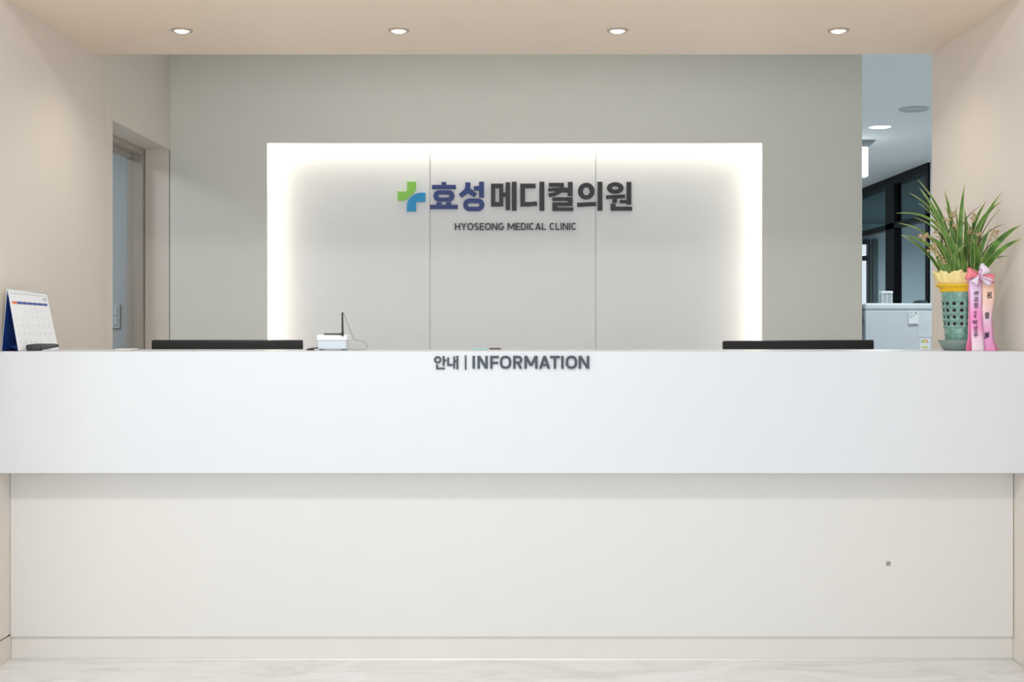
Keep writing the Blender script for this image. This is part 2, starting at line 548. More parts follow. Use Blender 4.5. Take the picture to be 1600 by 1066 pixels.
glyph('syllable_lettering', M_CHAR, [[(946, 280), (1140, 270), (1143, 312), (946, 323)], rect(1158, 1208, 60, 362)], [(ell(1041, 158, 87, 87), ell(1041, 159, 36, 43))], f2)
glyph('syllable_lettering', M_CHAR, [[(1247, 203), (1443, 192), (1446, 230), (1248, 240)], rect(1313, 1360, 234, 280), rect(1460, 1510, 62, 298), rect(1390, 1462, 250, 285),
      rect(1295, 1345, 288, 362), rect(1295, 1518, 320, 362)], [(ell(1342, 125, 87, 60), ell(1342, 125, 37, 18))], f2)
def stroke(b, pts, w_, fn, d, closed=False):
    """a band of width w_ along 2D points with mitred corners."""
    P = [Vector((p[0], p[1])) for p in pts]
    n = len(P)
    L, R = [], []
    for i in range(n):
        a = P[i] - P[i - 1] if (closed or i > 0) else P[1] - P[0]
        c_ = P[(i + 1) % n] - P[i] if (closed or i < n - 1) else P[-1] - P[-2]
        a.normalize(); c_.normalize()
        na, nc = Vector((-a.y, a.x)), Vector((-c_.y, c_.x))
        m_ = (na + nc).normalized()
        k = w_ / 2 / max(.35, m_.dot(na))
        L.append(P[i] + m_ * k); R.append(P[i] - m_ * k)
    if closed:
        b.ring([tuple(p) for p in L], [tuple(p) for p in R], fn, d)
        return
    for i in range(n - 1):
        b.prism([tuple(L[i]), tuple(L[i + 1]), tuple(R[i + 1]), tuple(R[i])], fn, d)
def sup(cx, cy, rx, ry, a0, a1, n=28, e=.78):
    out = []
    for k in range(n + 1):
        a = math.radians(a0 + (a1 - a0) * k / n)
        c_, s_ = math.cos(a), math.sin(a)
        out.append((cx + rx * math.copysign(abs(c_) ** e, c_), cy + ry * math.copysign(abs(s_) ** e, s_)))
    return out
def letter(b, ch, W, H, t, fn, d):
    """one capital letter, W x H, stem t, origin at its lower left, v up."""
    h = t / 2
    def S(*p): stroke(b, list(p), t, fn, d)
    if ch == 'I': S((W / 2, 0), (W / 2, H))
    elif ch == 'H': S((h, 0), (h, H)); S((W - h, 0), (W - h, H)); S((h, H / 2), (W - h, H / 2))
    elif ch == 'Y':
        stroke(b, [(h * 1.0, H), (W / 2, H * .42)], t * 1.02, fn, d); stroke(b, [(W - h, H), (W / 2, H * .42)], t * 1.02, fn, d); S((W / 2, 0), (W / 2, H * .48))
    elif ch == 'O': stroke(b, sup(W / 2, H / 2, W / 2 - h, H / 2 - h * .9, 0, 360, 40)[:-1], t, fn, d, True)
    elif ch in 'CG':
        pts = sup(W / 2, H / 2, W / 2 - h, H / 2 - h * .9, 42, 318, 30)
        stroke(b, pts, t, fn, d)
        if ch == 'G': S((W - h, H * .16), (W - h, H * .52)); stroke(b, [(W, H * .47), (W * .55, H * .47)], t * .9, fn, d)
    elif ch == 'D':
        S((h, 0), (h, H)); stroke(b, [(h, H - h * .9)] + sup(W * .42, H / 2, W * .58 - h, H / 2 - h * .9, 90, -90, 20) + [(h, h * .9)], t * .95, fn, d)
    elif ch == 'S':
        r = H * .26
        pts = sup(W / 2, H - r - h * .2, W / 2 - h, r - h * .7, 35, 215, 14, .85) + sup(W / 2, r + h * .2, W / 2 - h, r - h * .7, 35, -145, 14, .85)
        stroke(b, pts, t * .96, fn, d)
    elif ch == 'E':
        S((h, 0), (h, H))
        for y_, k in ((h * .95, 1), (H / 2, .92), (H - h * .95, 1)): stroke(b, [(h, y_), (W * k, y_)], t * .95, fn, d)
    elif ch == 'F':
        S((h, 0), (h, H))
        for y_, k in ((H * .46, .92), (H - h * .95, 1)): stroke(b, [(h, y_), (W * k, y_)], t * .95, fn, d)
    elif ch == 'L': S((h, 0), (h, H)); stroke(b, [(h, h * .95), (W, h * .95)], t * .95, fn, d)
    elif ch == 'T': S((W / 2, 0), (W / 2, H)); stroke(b, [(0, H - h * .95), (W, H - h * .95)], t * .95, fn, d)
    elif ch == 'N':
        S((h, 0), (h, H)); S((W - h, 0), (W - h, H)); b.prism([(0, H), (t * 1.15, H), (W, 0), (W - t * 1.15, 0)], fn, d)
    elif ch == 'M':
        S((h, 0), (h, H)); S((W - h, 0), (W - h, H))
        b.prism([(0, H), (t * 1.2, H), (W / 2 + t * .55, H * .22), (W / 2 - t * .55, H * .22)], fn, d)
        b.prism([(W, H), (W - t * 1.2, H), (W / 2 - t * .55, H * .22), (W / 2 + t * .55, H * .22)], fn, d)
    elif ch == 'A':
        b.prism([(0, 0), (t * 1.08, 0), (W / 2 + t * .5, H), (W / 2 - t * .58, H)], fn, d)
        b.prism([(W, 0), (W - t * 1.08, 0), (W / 2 - t * .5, H), (W / 2 + t * .58, H)], fn, d)
        stroke(b, [(W * .2, H * .29), (W * .8, H * .29)], t * .9, fn, d)
    elif ch == 'R':
        S((h, 0), (h, H))
        stroke(b, [(h, H - h * .9)] + sup(W * .5, H * .70, W * .5 - h, H * .30 - h * .9, 90, -90, 18) + [(h, H * .40 + h * .9)], t * .95, fn, d)
        b.prism([(W * .42, H * .44), (W * .42 + t * 1.1, H * .44), (W, 0), (W - t * 1.15, 0)], fn, d)
ADV = {'I': .19, 'H': .76, 'Y': .78, 'O': .86, 'S': .66, 'E': .62, 'N': .80, 'G': .80, 'M': 1.02, 'D': .78, 'C': .72, 'A': .82, 'L': .58}
b = MB()
txt, t_ = 'HYOSEONG MEDICAL CLINIC', .16
gap = {'A': .05, 'Y': .04}
tot = sum(.28 if c_ == ' ' else ADV[c_] for c_ in txt) + sum(.13 for _ in txt[:-1])
x_, sc = 0.0, (900.4 - 710.7) / (359.7 - 348.7) / tot
for c_ in txt:
    if c_ == ' ':
        x_ += .28 + .13
        continue
    o_ = x_
    letter(b, c_, ADV[c_] * sc, 1, t_, lambda u, v, w_: at(710.7 + (o_ * sc + u) * 11.0, 359.7 - v * 11.0, YP - .008) + Vector((0, w_, 0)) - SO, .008)
    x_ += ADV[c_] + .13
b.build('english_lettering', M_CHAR, sg)

inf = thing('information_sign', 'raised grey information lettering in Korean and English on the white counter front', 'sign', tuple(at(800, 567, YC)))
IO = Vector(inf.location)
TI = .006
fi = lambda u, v, w_: at(660 + u / 5.714, 540 + v / 5.714, YC - TI) + Vector((0, w_, 0)) - IO
b = MB()
b.ring(ell(136, 128, 33, 33), ell(136, 128, 16.5, 16.5), fi, TI)
for r_ in (rect(180, 197, 95, 182), rect(196, 213, 125, 141), rect(122, 138, 170, 213), rect(122, 200, 197, 213), rect(221, 237, 107, 182), rect(221, 270, 165, 182),
           rect(275, 290, 98, 208), rect(289, 304, 133, 149), rect(303, 320, 92, 213)):
    b.prism(r_, fi, TI)
b.build('korean_lettering', M_INFO, inf)
b = MB()
for c_, u0, u1 in (('I', 447, 468), ('N', 491, 583), ('F', 605, 682), ('O', 691, 793), ('R', 810, 892), ('M', 910, 1028), ('A', 1041, 1141), ('T', 1139, 1226), ('I', 1239, 1260), ('O', 1279, 1381), ('N', 1395, 1489)):
    letter(b, c_, u1 - u0, 115, 21.5, lambda u, v, w_: fi(u0 + u, 208 - v, w_), TI)
b.build('english_lettering', M_INFO, inf)
MB().prism(rect(726.2, 728.6, 555.4, 577.8), lambda u, v, w_: at(u, v, YC - .006) + Vector((0, w_, 0)) - IO, .006).build('divider_bar', M_INFO, inf)

# ------------------------------------------------------------------ end of lettering
# ------------------------------------------------------------------ downlights in the soffit
M_RING = mat('satin_trim_ring', (188, 174, 160), .35, noise=.01)
M_LENS = emitter('warm_lit_lens', (255, 246, 232), 5)
def downlight(x, y, z, r, lens_m, label, group, ring_m, q=.64):
    t = thing('downlight', label, 'ceiling light', (x, y, z), 0, group)
    MB().lathe([(r, 0), (r, -.002), (r * (.75 + q * .25), -.005), (r * (q + .06), -.006), (r * q, -.002), (r * q, 0)], n=36).build('trim_ring', ring_m, t)
    e = r * q
    MB().lathe([(e, -.001), (e * .97, -.004), (e * .81, -.0075), (e * .53, -.0105), (e * .23, -.0118), (.0005, -.012)], n=36, cap=True).build('lens', lens_m, t)
    return t
dl = (284, 623, 965, 1310)
dlab = ['round lit downlight in the beige soffit nearest the left wall',
        'round lit downlight in the beige soffit, second from the left wall',
        'round lit downlight in the beige soffit, second from the right wall',
        'round lit downlight in the beige soffit nearest the right wall']
for px, lb in zip(dl, dlab):
    pos = at(px, 47, 4.989)
    downlight(pos.x, 4.989, SOF, .043, M_LENS, lb, 'soffit downlights', M_RING)
    l = bpy.data.lights.new('downlight_lamp', 'SPOT')
    l.energy, l.color, l.spot_size, l.spot_blend, l.shadow_soft_size = 6.8, WARM, math.radians(150), .8, .025
    lo = bpy.data.objects.new('downlight_lamp', l)
    COL.objects.link(lo)
    lo.location = (pos.x, 4.989, SOF - .04)

# ------------------------------------------------------------------ back office things
M_LENSC = emitter('cool_lit_lens', (240, 252, 255), 6)
M_RINGC = mat('white_trim_ring', (226, 230, 230), .4)
pos = at(1375, 198, 9.74)
downlight(pos.x, 9.74, CEIL, .092, M_LENSC, 'bright round downlight in the office ceiling beyond the right gap', None, M_RINGC, .87)
pos = at(1428, 170, 8.93)
t = thing('ceiling_vent', 'unlit round grey vent disc in the office ceiling near the right wall', 'vent', (pos.x, 8.93, CEIL))
M_VENT = mat('grey_vent', (198, 205, 206), .6)
MB().lathe([(.102, 0), (.102, -.008), (.094, -.014), (.086, -.010), (.086, -.004), (.0005, -.004)], n=40, cap=True).build('vent_ring', M_VENT, t)
m = MB()
for r in (.07, .05, .03, .012):
    m.lathe([(r, -.004), (r, -.011), (r - .008, -.013), (r - .008, -.004)], n=32)
m.build('vent_louvre', M_VENT, t)
# lit sign box under a flared ceiling plate
pe = at(1354, 231, 10.5)
t = thing('hanging_sign', 'white lit sign box hanging from a grey ceiling plate behind the back wall edge', 'sign', (pe.x - .15, 10.5, CEIL))
M_PLATE = mat('grey_plate', (150, 162, 164), .5)
zt, zb = 0, pe.z - CEIL
mm = MB()
mm.prism([(-.19, zb), (.155, zb), (.215, zt), (-.25, zt)], lambda u, v, w_: Vector((u, -.06 + w_, v)), .12)
mm.build('ceiling_plate', M_PLATE, t)
MB().rbox(-.15, .15, -.05, .05, zb - .24, zb, .006).build('lit_box', emitter('lit_sign_white', (246, 253, 255), 2.5), t)

# white fridge with papers
M_FR = mat('white_fridge', (206, 213, 221), .35, noise=.01)
M_FRTOP = mat('fridge_top_trim', (214, 224, 230), .35)
YFR = 8.0
fx0 = at(1352.5, 480, YFR).x
ztop = at(1400, 474, YFR).z
fr = thing('fridge', 'white waist-high fridge side with taped papers beyond the right gap', 'fridge', (fx0, YFR, 0))
MB().rbox(0, .62, 0, .62, .03, ztop - .042, .008).build('body', M_FR, fr)
MB().rbox(-.002, .622, -.006, .63, ztop - .041, ztop, .014, 4).build('top_trim', M_FRTOP, fr)
for (a, b_) in ((.05, .05), (.57, .05), (.05, .57), (.57, .57)):
    MB().lathe([(.02, 0), (.022, .03)], (a, b_, 0), 14, cap=True).build('foot', M_DARK, fr)
M_PAPER = mat('white_paper', (232, 238, 240), .7)
M_PAPER2 = mat('grey_white_paper', (214, 222, 226), .7)
M_PRINT = mat('grey_print', (140, 148, 152), .7)
def onf(px, py, dy=0):
    return at(px, py, YFR) + Vector((0, -dy, 0))
def sheet(mb, x0, x1, y0, y1, d0, d1):
    a, b_ = onf(x0, y1), onf(x1, y0)
    mb.box(a.x, b_.x, YFR - d1, YFR - d0, a.z, b_.z)
t = tag(sheet_o := bpy.data.objects.new('notice_card', None), 'small white printed card stuck on the fridge, upper left of the papers', 'card')
COL.objects.link(t)
m = MB(); sheet(m, 1419, 1434, 487.5, 506, .0005, .012); m.build('card', M_PAPER, t)
m = MB()
for y_, a, b_ in ((488.5, 1420.5, 1426), (493, 1420, 1429), (496, 1420, 1425)):
    sheet(m, a, b_, y_, y_ + .9, .012, .0125)
sheet(m, 1428.6, 1431.4, 488, 491.2, .012, .0125)
m.build('print', M_PRINT, t)
t = tag(bpy.data.objects.new('paper_sheet', None), 'pale paper sheet with faint lines taped on the fridge beside the wall edge', 'paper')
COL.objects.link(t)
m = MB(); sheet(m, 1434.5, 1456, 485.5, 527, .0005, .003); m.build('page', M_PAPER2, t)
m = MB()
for k in range(12):
    y_ = 489 + k * 3
    sheet(m, 1438 if k < 5 else 1436, 1438 + [9, 6, 8, 5, 7, 14, 15, 12, 15, 13, 14, 10][k], y_, y_ + .5, .003, .0034)
m.build('print', mat('faint_print', (192, 200, 204), .7), t)
t = tag(bpy.data.objects.new('energy_label', None), 'small energy label with coloured arc and yellow bar low on the fridge', 'label')
COL.objects.link(t)
m = MB(); sheet(m, 1437, 1453, 528.5, 546.5, .0005, .002); m.build('backing', M_PAPER, t)
cols = [((70, 150, 90), 180, 216), ((150, 185, 70), 216, 252), ((225, 200, 60), 252, 288), ((225, 140, 60), 288, 324), ((200, 70, 60), 324, 360)]
for k, (rgb, a0, a1) in enumerate(cols):
    pts = arc(1444.6, 536, 5.8, a0, a1, 6) + arc(1444.6, 536, 4.6, a1, a0, 6)
    MB().prism(pts, lambda u, v, w_: onf(u, v, .003) + Vector((0, w_, 0)), .001).build('arc_segment', mat('energy_%d' % k, rgb, .6), t)
M_YEL = mat('energy_yellow', (226, 208, 60), .6)
m = MB()
m.prism(arc(1444.6, 535.6, 3.1, 180, 360, 8), lambda u, v, w_: onf(u, v, .003) + Vector((0, w_, 0)), .001)
m.prism([(1443.6, 535), (1444.6, 530.6), (1445.6, 535)], lambda u, v, w_: onf(u, v, .0034) + Vector((0, w_, 0)), .001)
m.build('grade_dial', M_YEL, t)
m = MB(); sheet(m, 1440, 1450, 541.6, 543.8, .002, .003); m.build('grade_bar', M_YEL, t)

# plastic dispenser box on the fridge
q = at(1384, 473, 8.16)
t = thing('dispenser_box', 'small white lidded dispenser box on top of the fridge', 'dispenser', (q.x, 8.16, ztop))
M_DISP = mat('white_plastic', (228, 232, 233), .4)
M_DISPB = mat('frosted_grey_plastic', (176, 182, 186), .3)
MB().rbox(-.032, .032, -.03, .03, .0, .062, .003).build('body', M_DISPB, t)
m = MB()
for sx in (-.033, -.004, .027):
    m.rbox(sx, sx + .006, -.034, -.029, 0, .064, .001, 1)
m.build('post', M_DISP, t)
MB().rbox(-.037, .037, -.037, .035, .062, .080, .006).build('lid', M_DISP, t)
# dark rounded bundle behind the top edge of the fridge
q = at(1438, 473, 8.4)
MB().lathe([(.05, 0), (.049, .008), (.042, .018), (.026, .026), (.0005, .029)], (q.x, 8.4, ztop), 28, mod=lambda i, k: .002 * math.sin(k * .9 + i), cap=True)\
    .build('folded_bag', mat('dark_green_cloth', (44, 62, 60), .8, bump=.3))
tag(bpy.data.objects['folded_bag'], 'dark green rounded bundle on the fridge top at its right', 'bag')
# slim machine to the left of the fridge
t = thing('water_dispenser', 'sliver of grey and white machine with black lower part left of the fridge', 'machine', (fx0 - .20, YFR + .04, 0))
MB().rbox(0, .19, 0, .3, 1.27, ztop + .002, .012).build('top_cover', mat('grey_plastic', (158, 164, 166), .5), t)
MB().rbox(.0, .186, .01, .3, 1.225, 1.27, .004).build('upper_body', M_DISP, t)
MB().rbox(.0, .192, -.01, .28, 1.20, 1.225, .004).build('bracket', mat('dark_grey_plastic', (70, 74, 78), .5), t)
MB().rbox(0, .184, .02, .3, .0, 1.20, .006).build('lower_body', mat('black_plastic', (20, 21, 23), .4), t)

# switch on the corridor wall
q = at(180, 494, 6.9)
t = thing('light_switch', 'white light switch plate on the corridor wall seen through the left doorway', 'switch', (q.x, 6.9, q.z))
M_SW = mat('pale_switch_plate', (206, 216, 220), .4)
MB().rbox(-.028, .028, -.010, -.0005, -.066, .066, .003).build('plate', M_SW, t)
for z0, z1 in ((-.05, -.002), (.002, .05)):
    MB().rbox(-.017, .017, -.014, -.0102, z0, z1, .002).build('rocker', M_SW, t)

# ------------------------------------------------------------------ monitors
M_MON = mat('black_monitor_plastic', (13, 13, 14), .45, noise=.05, scale=60)
M_SCR = mat('dark_screen', (10, 10, 12), .12)
def monitor(px, py, Y, roll, tilt, label):
    q = at(px, py, Y)
    t = thing('monitor', label, 'monitor', (q.x, Y, .74), 0, 'monitors on the staff worktop')
    ztop_ = q.z - .74
    M = Matrix.Translation((0, 0, ztop_ - .18)) @ Matrix.Rotation(roll, 4, 'Y') @ Matrix.Rotation(tilt, 4, 'X')
    m = MB(); m.rbox(-.305, .305, 0, .022, -.185, .18, .006, 3, M)
    m.rbox(-.20, .20, -.022, .0005, -.15, .10, .012, 3, M)
    m.build('housing', M_MON, t)
    MB().box(-.297, .297, .0221, .0228, -.170, .172, M).build('screen', M_SCR, t)
    MB().rbox(-.04, .04, -.05, -.02, .012, ztop_ - .17, .006).build('stand_neck', M_MON, t)
    m = MB(); m.rbox(-.13, .13, -.13, .09, 0, .012, .004); m.build('stand_base', M_MON, t)
    return t
monitor(355, 531.5, 5.17, 0, .04, 'black monitor back showing above the counter near the left doorway')
monitor(1248, 532.0, 5.17, math.radians(-.45), .03, 'black monitor back showing above the counter near the potted orchid')

# ------------------------------------------------------------------ router
YR = 4.62
q0, q1 = at(496, 549, YR), at(541, 549, YR)
RW = q1.x - q0.x
t = thing('router', 'small white box router with two black antennas on the counter', 'router', (q0.x, YR, ZC))
M_RT = mat('white_router', (246, 247, 249), .35)
M_RTB = mat('pale_grey_router_base', (216, 224, 232), .4)
M_BLK = mat('black_rubber', (26, 26, 27), .5)
MB().rbox(.001, RW, 0, .09, .003, .034, .004).build('base', M_RTB, t)
m = MB(); m.rbox(-.003, RW + .003, -.003, .095, .034, .056, .006, 4); m.rbox(.022, RW - .022, .01, .08, .0555, .060, .002, 2)
m.build('lid', M_RT, t)
for a, b_ in ((.01, .012), (RW - .012, .012), (.01, .075), (RW - .012, .075)):
    MB().lathe([(.006, .0), (.007, .0035)], (a, b_, 0), 12, cap=True).build('rubber_foot', M_BLK, t)
ax = RW - .012
def ant(pts, r):
    return MB().tube(pts, r, 10)
b0 = Vector((ax, -.008, .058)); b1 = at(535, 488.5, YR - .008) - Vector(t.location)
o = ant([b0 - Vector((0, 0, .006)), b0, b0.lerp(b1, .12), b0.lerp(b1, .13), b1.lerp(b0, .02), b1], [.0042, .0042, .0042, .0036, .0030, .0022]).build('antenna', M_BLK, t)
o['label'] = 'upright black antenna'
h0 = at(534, 522.2, YR - .006) - Vector(t.location); h1 = at(506, 522.0, YR - .006) - Vector(t.location)
o = ant([h0, h0.lerp(h1, .1), h0.lerp(h1, .12), h1.lerp(h0, .02), h1], [.003, .003, .0025, .0022, .0016]).build('antenna', M_BLK, t)
o['label'] = 'black antenna folded flat along the lid'
cp = [at(536.5, 488.5, 4.63), at(542, 503, 4.63), at(549, 521, 4.63), at(553, 529, 4.63), at(556.5, 531.5, 4.63), at(566, 533, 4.63), at(571, 536, 4.63), at(573.3, 541, 4.63), at(573, 545, 4.63)]
e = at(570, 547, 4.63)
cp += [Vector((e.x, 4.63, ZC + .002)), Vector((at(556, 0, 4.63).x, 4.64, ZC + .0013)), Vector((q1.x + .004, 4.66, ZC + .004))]
tag(MB().tube(catmull(cp, 6), .0009, 6).build('thin_cable', mat('grey_cable', (120, 118, 116), .5)), 'thin grey cable looping down the right side of the white router', 'cable')
cp = [(q0.x + .0, 4.68, ZC + .006), (q0.x - .012, 4.672, ZC + .007), (q0.x - .028, 4.655, ZC + .005), (q0.x - .038, 4.63, ZC + .0025), (q0.x - .03, 4.60, ZC + .0022), (q0.x - .008, 4.60, ZC + .0022)]
tag(MB().tube(catmull(cp, 6), .0022, 8).build('power_cable', M_BLK), 'short black cable curled at the left of the white router', 'cable')

# small flat things near the front edge
q = at(200, 547, 4.72)
tag(MB().rbox(q.x - .03, q.x + .03, 4.66, 4.745, ZC, ZC + .004, .001, 1).build('note_pad', mat('cream_note_pad', (246, 238, 228), .6)), 'thin cream note pad lying flat on the counter before the left doorway', 'note pad')
q = at(752, 547, 4.70)
tag(MB().rbox(q.x - .035, q.x + .022, 4.68, 4.73, ZC, ZC + .0065, .001, 1).build('sticky_pad', mat('mint_paper', (176, 210, 206), .7)), 'thin mint pad lying behind the counter lettering', 'note pad')
q = at(773, 547, 4.72)
tag(MB().tube([(q.x - .02, 4.755, ZC + .003), (q.x + .022, 4.748, ZC + .003)], .003, 8).build('pen', mat('brown_pen', (110, 88, 88), .4)), 'short dark pen lying beside the mint pad', 'pen')

# ------------------------------------------------------------------ desk calendar
def cal():
    A0, A1 = Vector((-1.755, 4.452, 1.3115)), Vector((-1.712, 4.70, 1.3035))
    B0, B1 = Vector((-1.712, 4.440, ZC)), Vector((-1.663, 4.69, ZC))
    L0, L1 = Vector((-1.7785, 4.462, ZC)), Vector((-1.735, 4.71, ZC))
    t = thing('desk_calendar', 'white tent desk calendar with blue inside at the left counter end', 'calendar', (-1.72, 4.57, ZC))
    O = Vector(t.location)
    M_CARD = mat('white_card', (240, 241, 243), .6)
    M_CBLUE = mat('blue_card', (20, 62, 140), .5)
    def slab(name, p, m, th, parent=t):
        b = MB()
        n = (p[1] - p[0]).cross(p[3] - p[0]).normalized() * th
        a = [b.bm.verts.new(x - O) for x in p]
        c_ = [b.bm.verts.new(x + n - O) for x in p]
        b.bm.faces.new(a); b.bm.faces.new(c_[::-1])
        for i in range(4):
            b.bm.faces.new((a[i], c_[i], c_[(i + 1) % 4], a[(i + 1) % 4]))
        return b.build(name, m, parent)
    # inside stand: blue front and back boards and a folded base
    lift = Vector((0, 0, .0006))
    slab('stand_board', [B0 + lift, B1 + lift, A1 + lift, A0 + lift], M_CBLUE, -.0016)
    slab('stand_board', [L0 + lift, L1 + lift, A1 + lift, A0 + lift], M_CBLUE, .0012)
    slab('back_cover', [L0 + lift, L1 + lift, A1 + lift, A0 + lift], M_CARD, -.0010)
    mid0 = (B0 + L0) / 2 + Vector((0, 0, .018)); mid1 = (B1 + L1) / 2 + Vector((0, 0, .018))
    b = MB()
    for p_ in ((B0, B1, mid1, mid0), (mid0, mid1, L1, L0)):
        vs_ = [b.bm.verts.new(x * 1 + lift - O + Vector((0, .0004, 0))) for x in p_]
        b.bm.faces.new(vs_)
        vs_ = [b.bm.verts.new(x * 1 + lift * 2.2 - O + Vector((0, .0004, 0))) for x in p_]
        b.bm.faces.new(vs_)
    b.build('stand_base', mat('mid_blue_card', (42, 78, 160), .5), t)
    n = (B1 - B0).cross(A0 - B0).normalized() * .0022
    b = MB()
    NG = 12
    def gp(i, j, k): 
        u, v = i / NG, j / NG
        a_ = A0.lerp(A1, u) + Vector((0, 0, .004)); b2 = B0.lerp(B1, u) + lift
        return a_.lerp(b2, v) + n * k - O
    G = [[[b.bm.verts.new(gp(i, j, k)) for j in range(NG + 1)] for i in range(NG + 1)] for k in (0, .7)]
    for i in range(NG):
        for j in range(NG):
            for g in G:
                b.bm.faces.new((g[i][j], g[i + 1][j], g[i + 1][j + 1], g[i][j + 1]))
    for i in range(NG):
        for (p_, q_) in (((i, 0), (i + 1, 0)), ((i, NG), (i + 1, NG)), ((0, i), (0, i + 1)), ((NG, i), (NG, i + 1))):
            b.bm.faces.new((G[0][p_[0]][p_[1]], G[0][q_[0]][q_[1]], G[1][q_[0]][q_[1]], G[1][p_[0]][p_[1]]))
    pg = b.build('page', M_CARD, t)
    # binding strip along the ridge
    b = MB(); b.tube([A0 - O + Vector((0, -.001, .001)), A1 - O + Vector((0, .001, .001))], .0035, 10)
    b.build('binding', mat('clear_grey_binding', (214, 220, 222), .4), t)
    def pfn(u, v, w_=0):                      # u along the page, v down from the ridge
        a = A0.lerp(A1, u) + Vector((0, 0, .004)); b_ = B0.lerp(B1, u) + lift
        return a.lerp(b_, v) + n * (1.0 - .25 * w_) - O
    def bar(b, u0, u1, v0, v1):
        b.prism([(u0, v0), (u1, v0), (u1, v1), (u0, v1)], pfn, 1)
    b = MB(); bar(b, .03, .97, .062, .066); b.build('binding_line', M_PRINT, pg)
    b = MB(); bar(b, .05, .165, .195, .235); b.build('weekday_bar', mat('orange_print', (238, 118, 78), .6), pg)
    b = MB()
    for k in range(6):
        bar(b, .172 + k * .131, .172 + k * .131 + .122, .195, .235)
    b.build('weekday_bar', mat('blue_print', (66, 84, 158), .6), pg)
    b = MB(); bar(b, .86, .96, .10, .15)
    b.build('month_block', mat('pale_grey_print', (200, 203, 208), .6), pg)
    b = MB()
    day = 1
    for r_ in range(5):
        for c_ in range(7):
            if (r_ == 0 and c_ < 3) or day > 30: continue
            s = str(day); day += 1
            u0 = .06 + c_ * .131; v0 = .30 + r_ * .135
            wd = text_geo(s)[2] * .035 * .215 / .25
            u0 += .02 if len(s) == 1 else 0
            put_text(b, s, lambda u, v, w_: pfn(u0 + u * wd, v0 + .035 * (1 - v), w_), 1)
    b.build('date_lettering', mat('faint_date_print', (212, 214, 219), .6), pg)
cal()

# stapler in front of the calendar
q = at(66, 549, 4.475)
t = thing('stapler', 'small dark grey stapler on the counter in front of the calendar', 'stapler', (q.x, 4.475, ZC), math.radians(8))
M_STG = mat('dark_grey_plastic_matte', (60, 64, 62), .45)
def loft(secs, n=16):
    """rounded-box sections (x, z0, z1, half width) along x."""
    b = MB(); rings = []
    for x, z0, z1, hw in secs:
        rg = []
        for k in range(n):
            a = 2 * PI * (k + .5) / n
            cy_, cz_ = math.cos(a), math.sin(a)
            rg.append(b.bm.verts.new((x, hw * math.copysign(abs(cy_) ** .45, cy_), (z0 + z1) / 2 + (z1 - z0) / 2 * math.copysign(abs(cz_) ** .45, cz_))))
        rings.append(rg)
    for p_, q_ in zip(rings, rings[1:]):
        for k in range(n):
            f = b.bm.faces.new((p_[k], p_[(k + 1) % n], q_[(k + 1) % n], q_[k])); f.smooth = True
    b.bm.faces.new(rings[0][::-1]); b.bm.faces.new(rings[-1])
    return b
loft([(-.0535, .010, .017, .006), (-.052, .004, .021, .010), (-.046, .001, .0235, .012), (-.02, .001, .0235, .012), (-.006, .001, .0225, .012), (.0, .002, .021, .0115)]).build('hinge_block', mat('charcoal_plastic', (44, 47, 47), .4), t)
loft([(-.035, .016, .0245, .0105), (-.02, .014, .026, .0112), (.0, .0045, .0262, .0112), (.018, .0065, .026, .0112), (.034, .010, .0258, .011), (.047, .0125, .0250, .0105), (.0535, .014, .0235, .009), (.0555, .016, .021, .006)]).build('arm', M_STG, t)
MB().rbox(.005, .052, -.008, .008, .0, .0045, .001, 1).build('base_plate', mat('pale_steel', (196, 194, 204), .35, metal=.4), t)

# ------------------------------------------------------------------ potted orchid
YV = 4.62
pc = at(1500, 549, YV)
VXc = pc.x
M_CEL = mat('celadon_glaze', (112, 154, 142), .22, noise=.22, scale=70, bump=.35, coat=.4)
M_INNER = mat('brown_inner_pot', (74, 46, 36), .7)
M_GOLD = mat('golden_yellow_band', (240, 196, 44), .45, noise=.06, scale=80)
M_CREPE = mat('yellow_crepe_paper', (246, 226, 160), .8, noise=.06, scale=60)
M_SAUC = mat('grey_green_saucer', (134, 152, 146), .4, noise=.04)
sc_ = thing('saucer', 'grey-green ceramic saucer under the celadon flowerpot', 'saucer', (VXc, YV, ZC))
MB().lathe([(.0005, 0), (.052, 0), (.060, .004), (.0765, .034), (.0765, .037), (.073, .037), (.058, .008), (.0005, .006)], n=44).build('dish', M_SAUC, sc_)
pot = thing('potted_orchid', 'orchid with arching striped leaves in an openwork celadon pot with yellow wrapping', 'potted plant', (VXc, YV, ZC + .0065))
ZP = .0065
